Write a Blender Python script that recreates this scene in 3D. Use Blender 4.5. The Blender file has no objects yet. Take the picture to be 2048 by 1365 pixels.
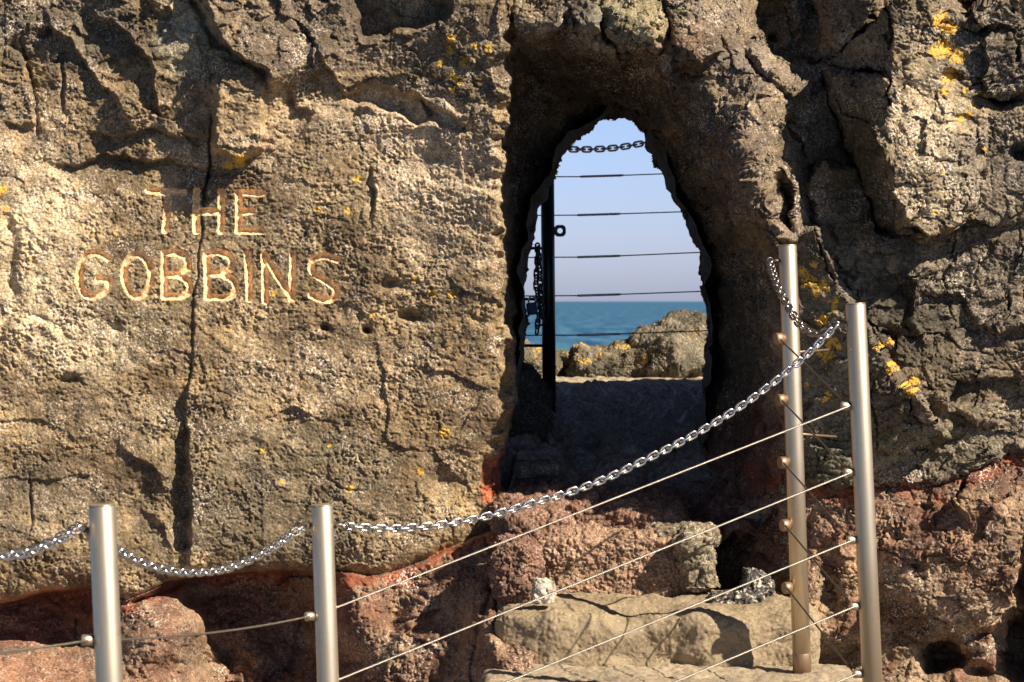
import bpy, math, random
import numpy as np
from mathutils import Vector, Matrix
R = math.radians
random.seed(4); rng = np.random.default_rng(11)
scn = bpy.context.scene
C = scn.collection

# ------------------------------------------------------------ camera / light
F = 4400.0            # focal length in photograph pixels (2048 wide)
CX, HY, CZ = 1024.0, 603.0, 1.6
DW = 7.0              # distance of the reference plane of the cliff
def at(u, v, Y):
    return Vector(((u-CX)/F*Y, Y, CZ-(v-HY)/F*Y))

cd = bpy.data.cameras.new("camera"); cam = bpy.data.objects.new("camera", cd); C.objects.link(cam)
cam.location = (0, 0, CZ); cam.rotation_euler = (R(90), 0, 0)
cd.sensor_width = 36.0; cd.lens = 36.0*F/2048.0
cd.shift_y = -(682.5-HY)/2048.0
cd.clip_start = 0.1; cd.clip_end = 60000
cd.dof.use_dof = True; cd.dof.focus_distance = 6.6; cd.dof.aperture_fstop = 9.0
scn.camera = cam

SUN_AZ, SUN_EL = 56.0, 40.0     # degrees to the right of straight behind the camera, height
sd = Vector((math.sin(R(SUN_AZ))*math.cos(R(SUN_EL)), -math.cos(R(SUN_AZ))*math.cos(R(SUN_EL)), math.sin(R(SUN_EL))))
ld = bpy.data.lights.new("sun", 'SUN'); ld.energy = 5.0; ld.angle = R(0.5); ld.color = (1.0, 0.87, 0.70)
sun = bpy.data.objects.new("sun", ld); C.objects.link(sun)
sun.rotation_euler = sd.to_track_quat('Z', 'Y').to_euler()
world = bpy.data.worlds.new("World"); scn.world = world; world.use_nodes = True
wn = world.node_tree.nodes; wl = world.node_tree.links
sky = wn.new('ShaderNodeTexSky'); sky.sky_type = 'NISHITA'; sky.sun_disc = False
sky.sun_elevation = R(SUN_EL); sky.sun_rotation = math.atan2(sd.x, sd.y)
sky.air_density = 1.0; sky.dust_density = 0.6; sky.ozone_density = 1.6
tcw = wn.new('ShaderNodeTexCoord'); sxyz = wn.new('ShaderNodeSeparateXYZ'); wl.new(tcw.outputs['Generated'], sxyz.inputs[0])
tw = wn.new('ShaderNodeValToRGB'); wl.new(sxyz.outputs[2], tw.inputs[0]); cr_ = tw.color_ramp; e_ = cr_.elements; e_[0].position = 0; e_[1].position = .30
e_[0].color = (.50,.56,.96,1); e_[1].color = (.14,.145,.175,1); e3 = e_.new(.09); e3.color = (.56,.60,.86,1)   # milky sea horizon, deep blue overhead
pass
mw = wn.new('ShaderNodeMix'); mw.data_type = 'RGBA'; mw.blend_type = 'MULTIPLY'; mw.inputs[0].default_value = 1
wl.new(sky.outputs[0], mw.inputs[6]); wl.new(tw.outputs[0], mw.inputs[7])
wl.new(mw.outputs[2], wn['Background'].inputs[0]); wn['Background'].inputs[1].default_value = 0.10
scn.view_settings.view_transform = 'Standard'; scn.view_settings.look = 'None'
scn.view_settings.exposure = 0.90; scn.view_settings.gamma = 1.0

# ------------------------------------------------------------ numpy noise
def fade(t): return t*t*t*(t*(t*6-15)+10)
def _tab(seed):
    g = np.random.default_rng(seed)
    return g.permutation(4096).astype(np.int64), g
def perlin2(x, y, seed=0):
    P, g = _tab(seed); ang = g.random(4096)*2*np.pi
    gx, gy = np.cos(ang), np.sin(ang)
    xi = np.floor(x).astype(np.int64); yi = np.floor(y).astype(np.int64)
    xf = x-xi; yf = y-yi; fu = fade(xf); fv = fade(yf)
    def G(i, j):
        h = P[(P[(xi+i) & 4095]+yi+j) & 4095]
        return gx[h]*(xf-i)+gy[h]*(yf-j)
    a = G(0,0); b = G(1,0); c = G(0,1); d = G(1,1)
    return 1.5*((a*(1-fu)+b*fu)*(1-fv)+(c*(1-fu)+d*fu)*fv)
def fbm2(x, y, oc=4, seed=0, gain=.5):
    s = 0; a = 1.
    for k in range(oc):
        s = s+a*perlin2(x*2**k+13.7*k, y*2**k-7.1*k, seed+k); a *= gain
    return s
def bill2(x, y, oc=3, seed=0, gain=.55):
    s = 0; a = 1.
    for k in range(oc):
        s = s+a*(np.abs(perlin2(x*2**k+3.7*k, y*2**k-9.1*k, seed+k))*2-.5); a *= gain
    return s
def worley2(x, y, seed=0, tilt=False):
    P, g = _tab(seed); rx = g.random(4096); ry = g.random(4096); tx = g.normal(size=4096); ty = g.normal(size=4096); tz = g.random(4096)
    xi = np.floor(x).astype(np.int64); yi = np.floor(y).astype(np.int64)
    f1 = np.full(x.shape, 9.); f2 = np.full(x.shape, 9.); pl = np.zeros(x.shape); rid = np.zeros(x.shape)
    for i in (-1,0,1):
        for j in (-1,0,1):
            h = P[(P[(xi+i) & 4095]+yi+j) & 4095]
            dx = x-(xi+i+rx[h]); dy = y-(yi+j+ry[h]); d = np.sqrt(dx*dx+dy*dy)
            c = d < f1
            f2 = np.where(c, f1, np.minimum(f2, d)); f1 = np.where(c, d, f1)
            if tilt: pl = np.where(c, tx[h]*dx+ty[h]*dy, pl)
            rid = np.where(c, tz[h], rid)
    return f1, f2, pl, rid
def perlin3(p, seed=0):
    P, g = _tab(seed); G3 = g.normal(size=(4096,3)); G3 /= np.linalg.norm(G3, axis=1)[:,None]
    i0 = np.floor(p).astype(np.int64); f = p-i0; w = fade(f); s = 0
    for a in (0,1):
        for b in (0,1):
            for c in (0,1):
                h = P[(P[(P[(i0[:,0]+a) & 4095]+i0[:,1]+b) & 4095]+i0[:,2]+c) & 4095]
                gr = G3[h]; dd = (gr*(f-np.array([a,b,c]))).sum(1)
                s = s+dd*(w[:,0] if a else 1-w[:,0])*(w[:,1] if b else 1-w[:,1])*(w[:,2] if c else 1-w[:,2])
    return 1.5*s
def fbm3(p, oc=4, seed=0, gain=.5, bil=False):
    s = 0; a = 1.
    for k in range(oc):
        n = perlin3(p*2**k+3.3*k, seed+k)
        s = s+a*((np.abs(n)*2-.5) if bil else n); a *= gain
    return s
def sstep(a, b, x):
    t = np.clip((x-a)/(b-a), 0, 1); return t*t*(3-2*t)

# ------------------------------------------------------------ objects
def tag(o, label=None, cat=None, group=None, kind=None):
    if label: o['label'] = label
    if cat: o['category'] = cat
    if group: o['group'] = group
    if kind: o['kind'] = kind
    return o
def link(name, me, mat, parent=None):
    o = bpy.data.objects.new(name, me); C.objects.link(o)
    if mat and not me.materials: me.materials.append(mat)
    if parent: o.parent = parent
    return o
def empty(name, loc=(0,0,0)):
    o = bpy.data.objects.new(name, None); C.objects.link(o); o.location = loc; o.empty_display_size = .05
    return o
def mesh_np(name, co, quads, attrs=None, smooth=True):
    me = bpy.data.meshes.new(name)
    n = len(quads); k = quads.shape[1]
    me.vertices.add(len(co)); me.vertices.foreach_set('co', np.ascontiguousarray(co, dtype=np.float32).ravel())
    me.loops.add(n*k); me.loops.foreach_set('vertex_index', np.ascontiguousarray(quads, dtype=np.int32).ravel())
    me.polygons.add(n); me.polygons.foreach_set('loop_start', np.arange(0, n*k, k, dtype=np.int32))
    me.update(calc_edges=True)
    if smooth: me.polygons.foreach_set('use_smooth', np.ones(n, dtype=bool))
    for key, arr in (attrs or {}).items():
        if arr.ndim == 2:
            a = me.color_attributes.new(key, 'FLOAT_COLOR', 'POINT')
            c = np.ones((len(co),4), dtype=np.float32); c[:,:3] = arr
            a.data.foreach_set('color', c.ravel())
        else:
            a = me.attributes.new(key, 'FLOAT', 'POINT'); a.data.foreach_set('value', arr.astype(np.float32))
    return me
def grid_quads(nv, nu):
    a = np.arange(nv*nu).reshape(nv, nu)
    return np.stack([a[:-1,:-1], a[1:,:-1], a[1:,1:], a[:-1,1:]], -1).reshape(-1,4)
class MB:
    def __init__(s): s.v = []; s.f = []
    def tube(s, pts, r, n=8, cap=True):
        pts = [Vector(p) for p in pts]; b = len(s.v)
        rr = r if isinstance(r, (list,tuple)) else [r]*len(pts)
        t0 = (pts[1]-pts[0]).normalized(); a = t0.orthogonal().normalized()
        for i, p in enumerate(pts):
            t = (pts[min(i+1,len(pts)-1)]-pts[max(i-1,0)]).normalized()
            a = (a-t*a.dot(t)).normalized(); c = t.cross(a)
            for k in range(n):
                w = 2*math.pi*k/n; s.v.append(p+(a*math.cos(w)+c*math.sin(w))*rr[i])
        for i in range(len(pts)-1):
            for k in range(n):
                s.f.append((b+i*n+k, b+i*n+(k+1)%n, b+(i+1)*n+(k+1)%n, b+(i+1)*n+k))
        if cap:
            s.f.append(tuple(b+k for k in reversed(range(n)))); s.f.append(tuple(b+(len(pts)-1)*n+k for k in range(n)))
    def box(s, c, h, rot=None):
        b = len(s.v); rot = rot or Matrix.Identity(3)
        for x in (-1,1):
            for y in (-1,1):
                for z in (-1,1): s.v.append(Vector(c)+rot@Vector((x*h[0], y*h[1], z*h[2])))
        s.f += [tuple(b+i for i in q) for q in ((0,1,3,2),(4,6,7,5),(0,4,5,1),(2,3,7,6),(0,2,6,4),(1,5,7,3))]
    def build(s, name, mat, parent=None, smooth=True, org=None):
        me = bpy.data.meshes.new(name)
        o0 = Vector(org) if org is not None else Vector((0,0,0))
        me.from_pydata([tuple(p-o0) for p in s.v], [], s.f); me.update()
        for p in me.polygons: p.use_smooth = smooth and len(p.vertices) == 4
        return link(name, me, mat, parent)

# ------------------------------------------------------------ materials
def newmat(name):
    m = bpy.data.materials.new(name); m.use_nodes = True; nt = m.node_tree
    return m, nt, nt.nodes, nt.links, nt.nodes['Principled BSDF']
def N(nt, typ, **kw):
    n = nt.nodes.new(typ)
    for k, v in kw.items():
        if k in n.inputs.keys(): n.inputs[k].default_value = v
        else: setattr(n, k, v)
    return n
def noise(nt, co, scale, detail=4, rough=.6):
    n = N(nt, 'ShaderNodeTexNoise', Scale=scale, Detail=detail, Roughness=rough); nt.links.new(co, n.inputs['Vector']); return n.outputs['Fac']
def mrange(nt, s, a, b, c, d):
    n = nt.nodes.new('ShaderNodeMapRange'); nt.links.new(s, n.inputs[0])
    for i, x in enumerate((a,b,c,d)): n.inputs[i+1].default_value = x
    return n.outputs[0]
def math_(nt, op, a, b):
    n = nt.nodes.new('ShaderNodeMath'); n.operation = op
    for i, x in enumerate((a,b)):
        if isinstance(x, (int,float)): n.inputs[i].default_value = x
        else: nt.links.new(x, n.inputs[i])
    return n.outputs[0]
def mix(nt, f, a, b, mode='MIX'):
    n = nt.nodes.new('ShaderNodeMix'); n.data_type = 'RGBA'; n.blend_type = mode
    for k, x in ((0,f),(6,a),(7,b)):
        if isinstance(x, (int,float)): n.inputs[k].default_value = x
        elif isinstance(x, tuple): n.inputs[k].default_value = (*x,1)
        else: nt.links.new(x, n.inputs[k])
    return n.outputs[2]
def rock_mat(name, tint=None, speck=None, lichen=False, scale=1., bump=.0035, rough=.82):
    m, nt, nd, lk, bs = newmat(name)
    co = N(nt, 'ShaderNodeTexCoord').outputs['Object']
    if tint is None:
        base = N(nt, 'ShaderNodeAttribute', attribute_name='tint').outputs['Color']
        sp = N(nt, 'ShaderNodeAttribute', attribute_name='speck').outputs['Fac']
    else:
        base = N(nt, 'ShaderNodeRGB').outputs[0]; base.default_value = (*tint,1)
        sp = N(nt, 'ShaderNodeValue').outputs[0]; sp.default_value = speck
    big = mrange(nt, noise(nt, co, 9*scale, 5), .3, .7, .68, 1.32)
    mid = mrange(nt, noise(nt, co, 70*scale, 5, .75), .32, .68, .42, 1.6)
    v = math_(nt, 'MULTIPLY', math_(nt, 'MULTIPLY', big, mid), mrange(nt, noise(nt, co, 230*scale, 3, .65), .35, .65, .5, 1.55))
    comb = N(nt, 'ShaderNodeCombineColor')
    for i in range(3): lk.new(v, comb.inputs[i])
    c = mix(nt, 1.0, base, comb.outputs[0], 'MULTIPLY')
    # ochre / olive drift
    c = mix(nt, mrange(nt, noise(nt, co, 22*scale, 5, .7), .52, .72, 0, .45), c, mix(nt, 1.0, base, (1.15,.95,.45), 'MULTIPLY'))
    c = mix(nt, mrange(nt, noise(nt, co, 30*scale, 4, .7), .56, .72, 0, .5), c, mix(nt, 1.0, base, (.42,.45,.52), 'MULTIPLY'))
    # crusty pale specks
    s1 = mrange(nt, noise(nt, co, 150*scale, 3, .6), .52, .60, 0, 1)
    s2 = mrange(nt, noise(nt, co, 17*scale, 5, .65), .40, .62, .1, 1)
    s = math_(nt, 'MULTIPLY', math_(nt, 'MULTIPLY', s1, s2), sp)
    n = nt.nodes.new('ShaderNodeClamp'); lk.new(s, n.inputs[0])
    c = mix(nt, n.outputs[0], c, (.82,.72,.60))
    if lichen:
        li = N(nt, 'ShaderNodeAttribute', attribute_name='lichen').outputs['Fac']
        lm = mrange(nt, math_(nt, 'ADD', li, mrange(nt, noise(nt, co, 95, 4, .7), .3, .7, -.42, .42)), .52, .6, 0, 1)
        c = mix(nt, lm, c, mix(nt, noise(nt, co, 200, 2), (.72,.33,.02), (.62,.47,.10)))
    lk.new(c, bs.inputs['Base Color'])
    bs.inputs['Roughness'].default_value = rough; bs.inputs['Specular IOR Level'].default_value = .35
    if bump:
        b = N(nt, 'ShaderNodeBump', Distance=bump, Strength=.9)
        lk.new(noise(nt, co, 170*scale, 4, .75), b.inputs['Height']); lk.new(b.outputs[0], bs.inputs['Normal'])
    return m
def metal_mat(name, col, rough, streak=.12, dirt=None, metallic=1.0):
    m, nt, nd, lk, bs = newmat(name)
    co = N(nt, 'ShaderNodeTexCoord').outputs['Object']
    mp = N(nt, 'ShaderNodeMapping'); mp.inputs['Scale'].default_value = (1,1,.25); lk.new(co, mp.inputs[0])
    f = noise(nt, mp.outputs[0], 22, 6, .7)
    c = mix(nt, mrange(nt, f, .35, .75, 0, 1), col, tuple(x*(1-streak*2) for x in col))
    if dirt:
        c = mix(nt, mrange(nt, noise(nt, co, 40, 5, .75), .58, .72, 0, .8), c, dirt)
        sp = mrange(nt, noise(nt, co, 260, 2, .5), .70, .74, 0, .7)
        c = mix(nt, sp, c, tuple(x*.45 for x in dirt))
    lk.new(c, bs.inputs['Base Color']); bs.inputs['Metallic'].default_value = metallic
    lk.new(mrange(nt, f, .3, .7, rough-.06, rough+.08), bs.inputs['Roughness'])
    return m
M_cliff = rock_mat('weathered_basalt', lichen=True)
M_letter = rock_mat('fresh_cut_stone', tint=(.74,.50,.27), speck=.45, bump=.002)
M_steel = metal_mat('brushed_steel', (.66,.56,.42), .42, .08, (.50,.38,.22), .9)
M_chain = metal_mat('chain_steel', (.74,.72,.70), .24, .1)
M_wire = metal_mat('wire_rope', (.50,.455,.385), .42, .1)
M_dullchain = metal_mat('dull_chain', (.42,.38,.36), .3, .15, (.3,.18,.08))
M_darkwire = metal_mat('old_wire', (.20,.17,.15), .5, .1)
M_rust = metal_mat('rusty_steel', (.40,.28,.18), .5, .2, (.30,.09,.02), .7)
M_black = metal_mat('black_paint', (.018,.018,.02), .35, .1, None, 0.0)
M_lock = metal_mat('blue_lock', (.02,.05,.16), .35, .1, None, 0.2)

# ------------------------------------------------------------ cliff height field
STEP = 1.75
def axis(a, b, lo, hi, step):
    inner = np.arange(a, b+step, step); out = []
    x, s = inner[-1], step
    right = []
    while x < hi: s = min(s*1.06, 26); x += s; right.append(x)
    x, s = inner[0], step; left = []
    while x > lo: s = min(s*1.06, 26); x -= s; left.append(x)
    return np.array(left[::-1]+list(inner)+right)
us = axis(-20, 2068, -1500, 3500, STEP); vs = axis(-20, 1385, -440, 1900, STEP)
U, V = np.meshgrid(us, vs)
# everything below is authored in photograph pixels on the rock face; ragged edges by warping
wu = fbm2(U/60, V/60, 4, 1)*9+fbm2(U/14, V/14, 2, 5)*2.4
wv = fbm2(U/60, V/60, 4, 21)*9+fbm2(U/14, V/14, 2, 25)*2.4
UW, VW = U+wu, V+wv
US, VS = U+wu*.3, V+wv*.3

def tps(pts, U, V):
    pts = np.array(pts, float); n = len(pts); s = 500.
    X = pts[:,:2]/s
    def K(r2): return .5*r2*np.log(r2+1e-12)
    d2 = ((X[:,None]-X[None])**2).sum(-1)
    A = np.zeros((n+3,n+3)); A[:n,:n] = K(d2)+np.eye(n)*2e-4; A[:n,n] = 1; A[:n,n+1:] = X; A[n,:n] = 1; A[n+1:,:n] = X.T
    w = np.linalg.solve(A, np.r_[pts[:,2],0,0,0])
    gu = np.linspace(U.min()-5, U.max()+5, 420); gv = np.linspace(V.min()-5, V.max()+5, 260)
    a, b = np.meshgrid(gu/s, gv/s); H = w[n]+w[n+1]*a+w[n+2]*b
    for i in range(n): H += w[i]*K((a-X[i,0])**2+(b-X[i,1])**2)
    fx = (U-gu[0])/(gu[1]-gu[0]); fy = (V-gv[0])/(gv[1]-gv[0])
    ix = np.clip(fx.astype(int), 0, 418); iy = np.clip(fy.astype(int), 0, 258); fx = fx-ix; fy = fy-iy
    return (H[iy,ix]*(1-fx)+H[iy,ix+1]*fx)*(1-fy)+(H[iy+1,ix]*(1-fx)+H[iy+1,ix+1]*fx)*fy

def box_sl(poly, pad):
    p = np.array(poly, float)
    i0, i1 = np.searchsorted(us, [p[:,0].min()-pad, p[:,0].max()+pad]); j0, j1 = np.searchsorted(vs, [p[:,1].min()-pad, p[:,1].max()+pad])
    return slice(j0, j1), slice(i0, i1)
def poly_dist(x, y, poly, closed=False):
    p = np.array(poly, float); n = len(p); D = np.full(x.shape, 1e9); S = np.zeros(x.shape); T = np.zeros(x.shape)
    ins = np.zeros(x.shape, bool)
    for i in range(n if closed else n-1):
        a, b = p[i], p[(i+1) % n]; e = b-a; L = e@e+1e-9
        t = ((x-a[0])*e[0]+(y-a[1])*e[1])/L; tc = np.clip(t, 0, 1)
        dx = x-a[0]-tc*e[0]; dy = y-a[1]-tc*e[1]; d = dx*dx+dy*dy
        c = d < D; D = np.where(c, d, D); S = np.where(c, e[0]*dy-e[1]*dx, S); T = np.where(c, i+tc, T)
        if closed:
            cr = (a[1] > y) != (b[1] > y)
            ins ^= cr & (x < (b[0]-a[0])*(y-a[1])/(b[1]-a[1]+1e-12)+a[0])
    return np.sqrt(D), np.sign(S), T, ins

EDGE = [(1018,-500),(1015,0),(1020,130),(1018,220),(1005,330),(1000,420),(1010,520),(1008,620),(1028,700),(1035,780),(1012,870),(985,950),(992,1000),(1010,1060),(1075,1100),(1075,1900)]
HOLE = [(1215,233),(1245,242),(1272,250),(1292,268),(1302,295),(1325,345),(1350,400),(1374,440),(1384,475),(1405,505),(1403,560),(1411,600),(1416,640),(1413,700),(1408,760),(1402,810),(1398,870),(1420,940),(1440,1010),
        (1300,1010),(1150,1010),(1010,1010),(1000,945),(1015,880),(1033,800),(1042,740),(1046,690),(1050,640),(1046,570),(1054,510),(1066,470),(1072,440),(1076,408),(1086,400),(1102,352),(1110,335),(1130,300),(1165,268),(1190,245)]
RED = [(-1600,1300),(0,1207),(60,1190),(130,1178),(185,1174),(250,1202),(285,1190),(335,1165),(400,1149),(480,1143),(600,1139),(680,1146),(740,1152),(800,1142),(860,1117),(920,1088),(985,1058),(1010,1040)]

TOPC = [(-1500,300,.0),(-600,300,.05),(-600,1000,.1),(0,0,.02),(0,300,.10),(0,600,.13),(0,900,.16),(0,1100,.2),
 (200,100,.0),(200,300,.06),(200,500,.12),(200,700,.14),(200,950,.16),(200,1120,.2),(500,30,.12),(500,200,.14),(500,400,.1),(500,700,.12),(500,950,.18),(500,1100,.2),
 (760,60,.1),(760,250,.1),(760,500,.15),(760,800,.18),(760,1050,.22),(960,50,.2),(960,300,.2),(960,600,.2),(960,850,.18),(960,1000,.14),(300,-400,.0),(900,-400,.1)]
LOWC = [(0,1235,-.05),(0,1275,.02),(0,1310,.25),(0,1365,.5),(150,1230,-.05),(150,1290,.04),(150,1325,.28),(150,1365,.5),(240,1230,.22),(300,1220,.26),(330,1300,.42),(365,1250,.3),(410,1200,-.08),(520,1200,-.15),(600,1220,-.15),(620,1300,-.08),(640,1200,.0),
 (500,1290,-.05),(600,1350,.05),(415,1320,.0),(680,1180,.25),(700,1260,.36),(760,1200,.30),(850,1200,.32),(850,1300,.45),(760,1340,.45),(950,1120,.28),(930,1250,.5),(975,1240,.66),(960,1340,.75),(1000,1300,.86),(1000,1400,.95),(1020,1100,.3),(1040,1180,.45),(1060,1250,.6),
 (0,1600,.9),(500,1600,.8),(1000,1600,.8),(-1500,1300,.4),(-600,1250,.1),(-600,1365,.5),(-600,1700,1.)]
RGTC = [(1050,0,.12),(1050,75,.12),(1050,130,-.2),(1150,0,.2),(1150,75,.2),(1170,120,-.05),(1250,0,.27),(1250,95,.27),(1260,135,.05),(1350,20,.32),(1350,130,.32),(1450,50,.3),(1450,180,.3),(1570,40,.1),(1570,110,.2),
 (1040,200,-.38),(1120,175,-.30),(1200,175,-.28),(1290,190,-.2),(1360,200,.18),(1030,300,-.5),(1080,260,-.6),(1190,212,-.55),(1250,222,-.5),(1305,262,-.5),
 (1330,260,-.2),(1380,250,.12),(1440,250,.42),(1380,350,-.2),(1430,340,.25),(1470,350,.5),(1420,450,-.3),(1460,440,.15),(1500,430,.55),(1450,520,-.4),(1500,520,.1),(1550,500,.6),
 (1450,650,-.5),(1500,650,-.1),(1550,650,.42),(1590,650,.56),(1450,800,-.5),(1520,800,.0),(1590,800,.5),(1450,950,-.3),(1520,950,.1),(1600,950,.45),(1450,1100,.0),(1520,1100,.2),(1600,1100,.45),(1600,1250,.5),(1500,1300,.1),
 (1012,450,-.3),(1035,450,-.7),(1020,600,-.4),(1040,700,-.8),(1020,850,-.4),
 (1520,200,.5),(1550,320,.55),(1620,200,.3),(1600,350,.35),(1650,150,.25),(1680,260,.15),(1700,350,.2),(1740,430,.25),
 (1800,100,.42),(1800,250,.45),(1830,400,.48),(1950,100,.42),(1950,300,.46),(2048,200,.48),(1950,430,.45),
 (1640,480,.4),(1620,600,.5),(1700,600,.45),(1700,750,.5),(1620,800,.55),(1800,850,.5),(1780,550,.3),(1850,600,.3),(1850,750,.4),(1950,600,.4),(1950,800,.5),(2048,500,.45),(2048,800,.5),
 (1700,950,.5),(1850,950,.5),(2000,880,.5),(1700,1050,.5),(1850,1050,.58),(2000,1000,.6),(1750,1250,.5),(1850,1180,.6),(1950,1200,.6),(1880,1310,.5),(2000,1330,.5),(1700,1400,.5),(1950,1400,.6),
 (2600,300,.5),(2600,1000,.6),(3500,600,.4),(1100,1060,-.3),(1250,1060,-.35),(1100,1400,-.3),(1250,1400,-.3),(1400,1300,-.3),(1400,1050,-.2),(1600,-400,.1),(2300,-400,.2),(1100,-400,.0),(2200,1700,.8),(1300,1700,-.3)]
RGTC += [(u,v,-1.0) for u,v in HOLE if v < 800 and u > 1000]
hT = tps(TOPC, U, V); hB = tps(LOWC, U, V); hR = tps(RGTC, U, V)
hT = np.clip(hT, -.3, .6); hB = np.clip(hB, -.2, 1.2); hR = np.clip(hR, -1.02, .9)
rl = np.interp(US, [p[0] for p in RED], [p[1] for p in RED])      # red seam level
sdR = VS-rl
H = hT+(hB-hT)*sstep(-3, 7, sdR)
# rolled lower edge of the slab over the seam
H -= .05*np.exp(-np.clip(-sdR, 0, 1e9)/14.)*(sdR < 0)
eu = np.interp(VS, [p[1] for p in EDGE], [p[0] for p in EDGE]); sdE = US+wu*.55+fbm2(U/30, V/26, 3, 77)*5-eu
H = H+(hR-H)*sstep(-2, 9, sdE)
H -= .03*np.exp(-np.clip(-sdE, 0, 1e9)/7.)*(sdE < 0)*(V < 1000)
left = sdE < 0; low = left & (sdR > 0)

def add(poly, pad, fn, warp=1.0, closed=False):
    sl = box_sl(poly, pad)
    x = U[sl]+wu[sl]*warp; y = V[sl]+wv[sl]*warp
    d, s, t, ins = poly_dist(x, y, poly, closed)
    n = len(poly)-1
    endt = np.clip(np.minimum(t, n-t)/.6, 0, 1) if not closed else 1.
    H[sl] += fn(d, s, t, ins, endt, x, y)
def crack(poly, w, depth, warp=.6, taper=True):
    if min(p[0] for p in poly) > 1380: w *= .6; depth *= .5
    add(poly, w*4, lambda d,s,t,i,e,x,y: -depth*np.exp(-(d/w)**2)*(e if taper else 1), warp)
def ledge(poly, amp, L=60, soft=4, warp=.8, side=1):
    """rock on one side of the line stands out by amp, fading over L px (+1 = right of the walking direction on screen)"""
    add(poly, L*3, lambda d,s,t,i,e,x,y: amp*sstep(-soft, soft, d*s*side)*np.exp(-d/L)*e, warp)
def block(poly, amp, gx=0, gy=0, edge=8, warp=.8):
    c = np.array(poly, float).mean(0)
    add(poly, edge*2, lambda d,s,t,i,e,x,y: sstep(-edge, edge, np.where(i, d, -d))*(amp+gx*(x-c[0])+gy*(y-c[1])), warp, True)
def pit(cx, cy, rx, ry, depth, p=2., warp=.5):
    sl = box_sl([(cx-rx,cy-ry),(cx+rx,cy+ry)], max(rx,ry)*1.6)
    r = np.sqrt(((U[sl]+wu[sl]*warp-cx)/rx)**2+((V[sl]+wv[sl]*warp-cy)/ry)**2)
    H[sl] -= depth*np.exp(-r**p)

def plane(poly, pts, edge=5, warp=.7):
    A = np.array([[p[0],p[1],1] for p in pts], float); k = np.linalg.solve(A, np.array([p[2] for p in pts]))
    sl = box_sl(poly, edge*2); x = U[sl]+wu[sl]*warp; y = V[sl]+wv[sl]*warp
    d, _, _, i = poly_dist(x, y, poly, True); m = sstep(-edge, edge, np.where(i, d, -d))
    H[sl] = H[sl]*(1-m)+(k[0]*U[sl]+k[1]*V[sl]+k[2])*m
plane([(1690,560),(1745,470),(1860,470),(1935,430),(2240,430),(2240,760),(1900,760),(1895,870),(1830,790),(1760,700)], [(1740,600,.41),(2048,560,.48),(1880,850,.53)])
plane([(1560,480),(1640,455),(1690,580),(1760,700),(1830,790),(1895,875),(1800,905),(1600,890),(1590,700)], [(1600,600,.53),(1700,650,.58),(1850,870,.62)])
plane([(1640,328),(1712,340),(1745,425),(1760,480),(1720,560),(1690,580),(1640,455),(1612,370)], [(1630,350,.42),(1740,430,.36),(1690,550,.42)])
plane([(1655,138),(1668,220),(1690,290),(1714,342),(1640,326),(1558,330),(1556,275),(1592,215)], [(1560,300,.37),(1690,300,.25),(1640,150,.25)])
plane([(1935,10),(2300,-60),(2300,450),(1925,440),(1960,300)], [(1950,250,.55),(2048,250,.52),(2000,450,.48)])
plane([(1790,15),(1783,80),(1776,140),(1665,142),(1715,80)], [(1785,80,.58),(1720,80,.42),(1670,138,.28)])
plane([(1660,148),(1776,152),(1780,211),(1768,245),(1742,255),(1762,310),(1785,345),(1792,390),(1805,440),(1850,478),(1790,462),(1745,425),(1712,350),(1690,290),(1668,220)], [(1668,220,.34),(1745,425,.36),(1785,240,.61)])
plane([(1790,15),(1783,80),(1776,140),(1778,170),(1780,211),(1768,245),(1742,255),(1762,310),(1785,345),(1792,390),(1805,440),(1856,476),(1905,455),(1935,430),(1975,300),(1970,60),(1860,-30)], [(1785,200,.62),(1960,200,.555),(1840,460,.63)])
# --- left slab
crack([(470,110),(442,165),(425,240),(415,350),(405,420),(400,500),(386,600),(379,760),(372,830),(360,900)], 2.3, .013)
crack([(425,220),(415,350),(408,430)], 3, .04)
ledge([(470,105),(440,165),(425,240),(414,350),(416,330)], .014, 60, side=-1)
ledge([(395,520),(386,600),(379,700),(379,760),(368,830)], .012, 120, side=-1)
ledge([(379,760),(372,840),(374,900),(378,970),(380,1050),(376,1120),(372,1140)], .03, 120, soft=6, side=-1)
block([(356,860),(335,930),(328,1000),(332,1060),(348,1110),(378,1105),(376,1000),(374,920),(370,855)], -.03, gx=-.0009, edge=5, warp=1.1)
block([(440,120),(505,135),(530,170),(522,250),(528,300),(480,322),(425,300),(430,230),(432,160)], .055, gy=.0003, edge=7)
block([(440,270),(528,262),(525,300),(480,318),(430,300)], .03, edge=6)
ledge([(372,-60),(400,30),(432,75),(470,108),(530,140),(548,190)], .10, 110, soft=6, side=-1)
block([(400,-20),(372,-20),(395,40),(430,90),(462,112),(450,80),(420,40)], -.05, edge=5)
block([(700,-40),(720,40),(722,74),(768,76),(790,55),(850,52),(900,30),(900,-40)], -.10, edge=8)
block([(690,192),(740,170),(800,185),(850,200),(880,232),(835,250),(770,215),(720,208)], -.065, gy=-.0006, edge=7)
block([(845,205),(905,230),(928,262),(900,262),(860,238)], -.05, edge=6)
ledge([(830,190),(880,200),(940,240)], -.03, 60, side=-1)
crack([(742,325),(738,360),(746,400),(742,450)], 4, .015)
ledge([(742,325),(738,360),(746,400),(742,450)], .02, 40, side=-1)
ledge([(165,262),(230,272),(300,262),(360,274),(430,270)], -.055, 26, soft=4, side=1)
ledge([(100,325),(160,330),(215,312),(250,322),(330,322),(410,342)], -.05, 40, soft=4, side=1)
ledge([(80,20),(130,80),(190,150),(240,205),(262,260)], .05, 50, side=-1)
ledge([(150,10),(250,60),(300,120),(310,180),(330,245)], .06, 60, side=-1)
ledge([(0,90),(40,110),(62,160),(72,250)], -.05, 60, side=-1)
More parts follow.
